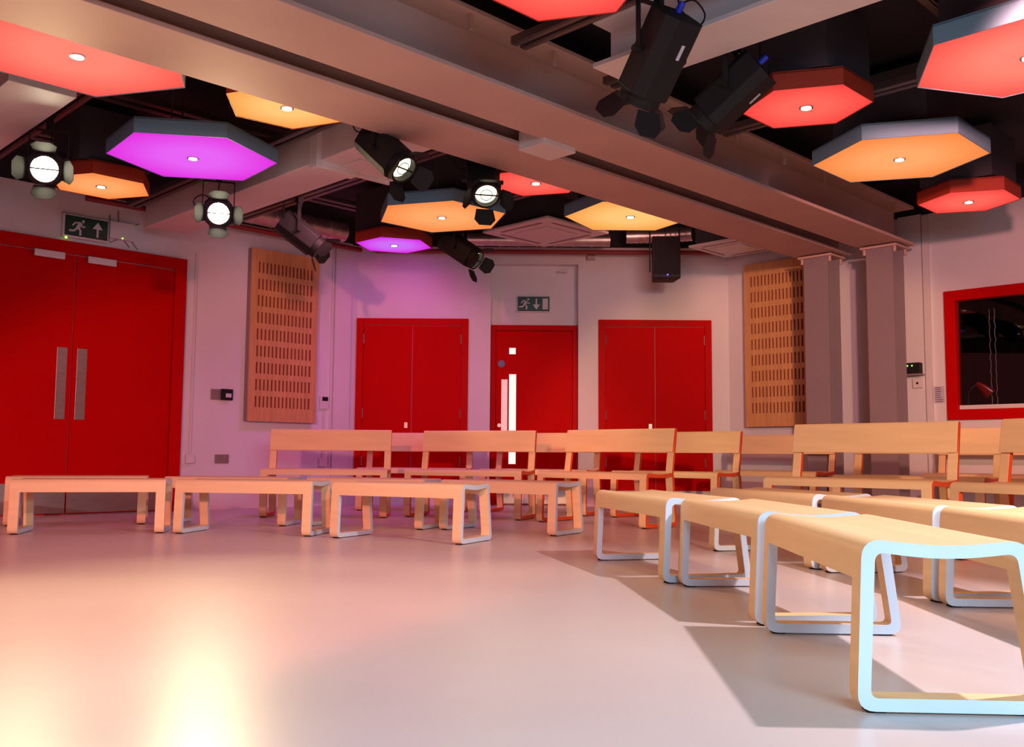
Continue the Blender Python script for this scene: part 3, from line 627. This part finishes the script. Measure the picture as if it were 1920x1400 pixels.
# ------------------------------------------------------------------ stage lanterns
def pix(px, py, z):
    v = CR * ((px - 960) / F) + CU * (-(py - 700) / F) + CF
    return Vector((0, 0, EYE)) + v * ((z - EYE) / v.z)
def lantern(c, axis_px, label, lens='lens', power=0, L=0.40, W=0.235, plug=False, target=None, col=(1, .70, .38), rail_z=3.108, roll=0.0, size=40, away=None):
    c = Vector(c); depth = (c - Vector((0, 0, EYE))).dot(CF)
    if target is None:
        dx, dy = axis_px; ax = dx * depth / F; ay = dy * depth / F; m_ = math.hypot(ax, ay)
        k = min(1.0, m_ / L); s = k / m_ if m_ else 0
        ray = (c - Vector((0, 0, EYE))).normalized(); rx = ray.cross(ZD).normalized(); ru = rx.cross(ray).normalized()
        sg = away if away is not None else -math.sqrt(max(0, 1 - k * k))
        hv = Vector((dx, dy)).normalized() * math.sqrt(1 - sg * sg)
        a = (rx * hv.x - ru * hv.y + ray * sg).normalized()
    else: a = (Vector(target) - c).normalized()
    t = thing('stage_lantern', label, 'stage light', c, 0, 'black stage lanterns under the ceiling')
    sd = a.cross(ZD).normalized(); up = sd.cross(a).normalized()
    def P(x, y, z): return sd * x + up * y + a * z
    w = W / 2; ch = w * 0.42
    prof = [(-w, -w + ch), (-w + ch, -w), (w - ch, -w), (w, -w + ch), (w, w - ch), (w - ch, w), (-w + ch, w), (-w, w - ch)]
    b = MB(); b.prism([P(x, y, -L / 2) for x, y in prof], a * (L - 0.012)); 
    for k in range(5): b.prism([P(x * .6, w - 0.002, -L / 2 + 0.05 + k * 0.03) for x in (-w, w)] + [P(x * .6, w + 0.012, -L / 2 + 0.05 + k * 0.03) for x in (w, -w)], a * 0.012)
    b.build('housing', M['black'], t, 0.004)
    b = MB(); n = 24; zf = L / 2 - 0.012
    rimo = [P(math.cos(i * 2 * math.pi / n) * w * .93, math.sin(i * 2 * math.pi / n) * w * .93, zf) for i in range(n)]
    rimi = [P(math.cos(i * 2 * math.pi / n) * w * .78, math.sin(i * 2 * math.pi / n) * w * .78, zf) for i in range(n)]
    for i in range(n):
        j = (i + 1) % n; b.prism([rimo[i], rimo[j], rimi[j], rimi[i]], a * 0.06)
    b.build('lens_ring', M['black'], t)
    b = MB(); b.tube([P(0, 0, zf + 0.002), P(0, 0, zf + 0.010)], w * 0.74, 24); b.build('lens', M[lens], t)
    b = MB(); b.obox(P(0, 0, zf + 0.045), sd, up, a, w * 0.80, 0.005, 0.003); b.tube([P(math.cos(q * math.pi / 8) * w * .4, math.sin(q * math.pi / 8) * w * .4, zf + 0.045) for q in range(17)], 0.003, 6, cap=False); b.build('wire_guard', M['black'], t)
    for k in range(4):
        th = k * math.pi / 2 + roll; ex = sd * math.cos(th) + up * math.sin(th); ey = -sd * math.sin(th) + up * math.cos(th)
        hinge = ex * (w * 0.98) + a * (L / 2 + 0.05); out = (a * 0.80 + ex * 0.60).normalized()
        b = MB(); hw = w * 0.72
        q = [hinge - ey * hw * .8, hinge + ey * hw * .8, hinge + ey * hw + out * 0.09, hinge + ey * hw * .55 + out * 0.135, hinge - ey * hw * .55 + out * 0.135, hinge - ey * hw + out * 0.09]
        b.prism(q, out.cross(ey).normalized() * 0.003); b.build('barn_door', M['black'], t)
    b = MB(); top = rail_z - c.z; yh = min(top - 0.06, 0.27)
    hs = Vector((sd.x, sd.y, 0)).normalized()
    for s in (-1, 1):
        p0, p1 = hs * s * (w + 0.015), hs * s * (w + 0.015) + ZD * yh
        b.obox((p0 + p1) / 2, hs, ZD.cross(hs), ZD, 0.004, 0.016, yh / 2)
        b.tube([hs * s * (w + 0.006), hs * s * (w + 0.05)], 0.018, 12)
    b.obox(ZD * yh, hs, ZD.cross(hs), ZD, w + 0.019, 0.016, 0.004); b.build('yoke', M['black'], t)
    b = MB(); b.obox(ZD * ((yh + top) / 2), UD, VD, ZD, 0.02, 0.02, max(0.02, (top - yh) / 2)); b.tube([ZD * top - UD * 0.0 - VD * 0.03, ZD * top + VD * 0.03], 0.034, 12); b.build('clamp', M['black'], t)
    b = MB(); rear = P(0.02, 0.03, -L / 2)
    loop = [rear + ZD * 0.0, rear + ZD * 0.06 + sd * 0.03, rear + ZD * 0.10 + sd * 0.12, rear + ZD * 0.04 + sd * 0.19, rear - ZD * 0.03 + sd * 0.14, rear + ZD * 0.03 + sd * 0.02, rear + ZD * 0.16 - sd * 0.02, ZD * (top)]
    fine = []
    for q in range(len(loop) - 1):
        p0_, p1_, p2_, p3_ = loop[max(q - 1, 0)], loop[q], loop[q + 1], loop[min(q + 2, len(loop) - 1)]
        for n_ in range(6):
            u_ = n_ / 6; fine.append(0.5 * ((2 * p1_) + (p2_ - p0_) * u_ + (2 * p0_ - 5 * p1_ + 4 * p2_ - p3_) * u_ ** 2 + (3 * p1_ - p0_ - 3 * p2_ + p3_) * u_ ** 3))
    fine.append(loop[-1])
    b.tube(fine, 0.005, 6); b.build('power_cable', M['pad'], t)
    if plug:
        b = MB(); b.tube([rear + ZD * 0.0 - a * 0.005, rear - a * 0.06], 0.018, 10); b.build('plug', M['blue'], t)['label'] = 'blue plug'
        b = MB(); b.obox(P(w * .2, -w - 0.001, -L * 0.15), a, sd, up, 0.04, 0.010, 0.001); b.build('rating_label', M['paper'], t)
    if power:
        light('lantern_light', 'SPOT', a * (L / 2 + 0.06), power, col, a * 5, t, spot_size=math.radians(size), spot_blend=0.7, shadow_soft_size=0.06)
    return t
lantern(pix(90, 312, 2.72), (0, 0), 'brightly shining lantern at far left above the exit sign', 'glare', 380, target=(-0.9, 0.3, 0.1), size=75)
lantern(pix(409, 397, 2.745), (0, 0), 'brightly shining lantern above the left slotted panel', 'glare', 380, target=(0.0, 0.4, 0.2), size=75)
lantern(pix(560, 437, 2.78), (62, 44), 'black lantern with lit lens hanging beside the left slotted panel', power=60)
lantern(pix(722, 284, 2.80), (58, 50), 'largest left lantern, in front of the collared cross beam', power=60)
lantern(pix(905, 340, 2.82), (12, 42), 'lantern with fully lit lens above the grey-rimmed orange hexagon', power=60)
lantern(pix(862, 466, 2.80), (52, 34), 'lantern hanging over the gap between left cupboard and exit door', power=60)
lantern(pix(1236, 103, 2.74), (-58, 118), 'big black lantern with blue plug and label, upper right of centre', plug=True, L=0.44, W=0.25, power=40, away=0.18)
lantern(pix(1376, 172, 2.83), (-108, 92), 'black lantern tilted left beside the small red hexagon', plug=True, L=0.42, W=0.24, power=40, away=0.05)
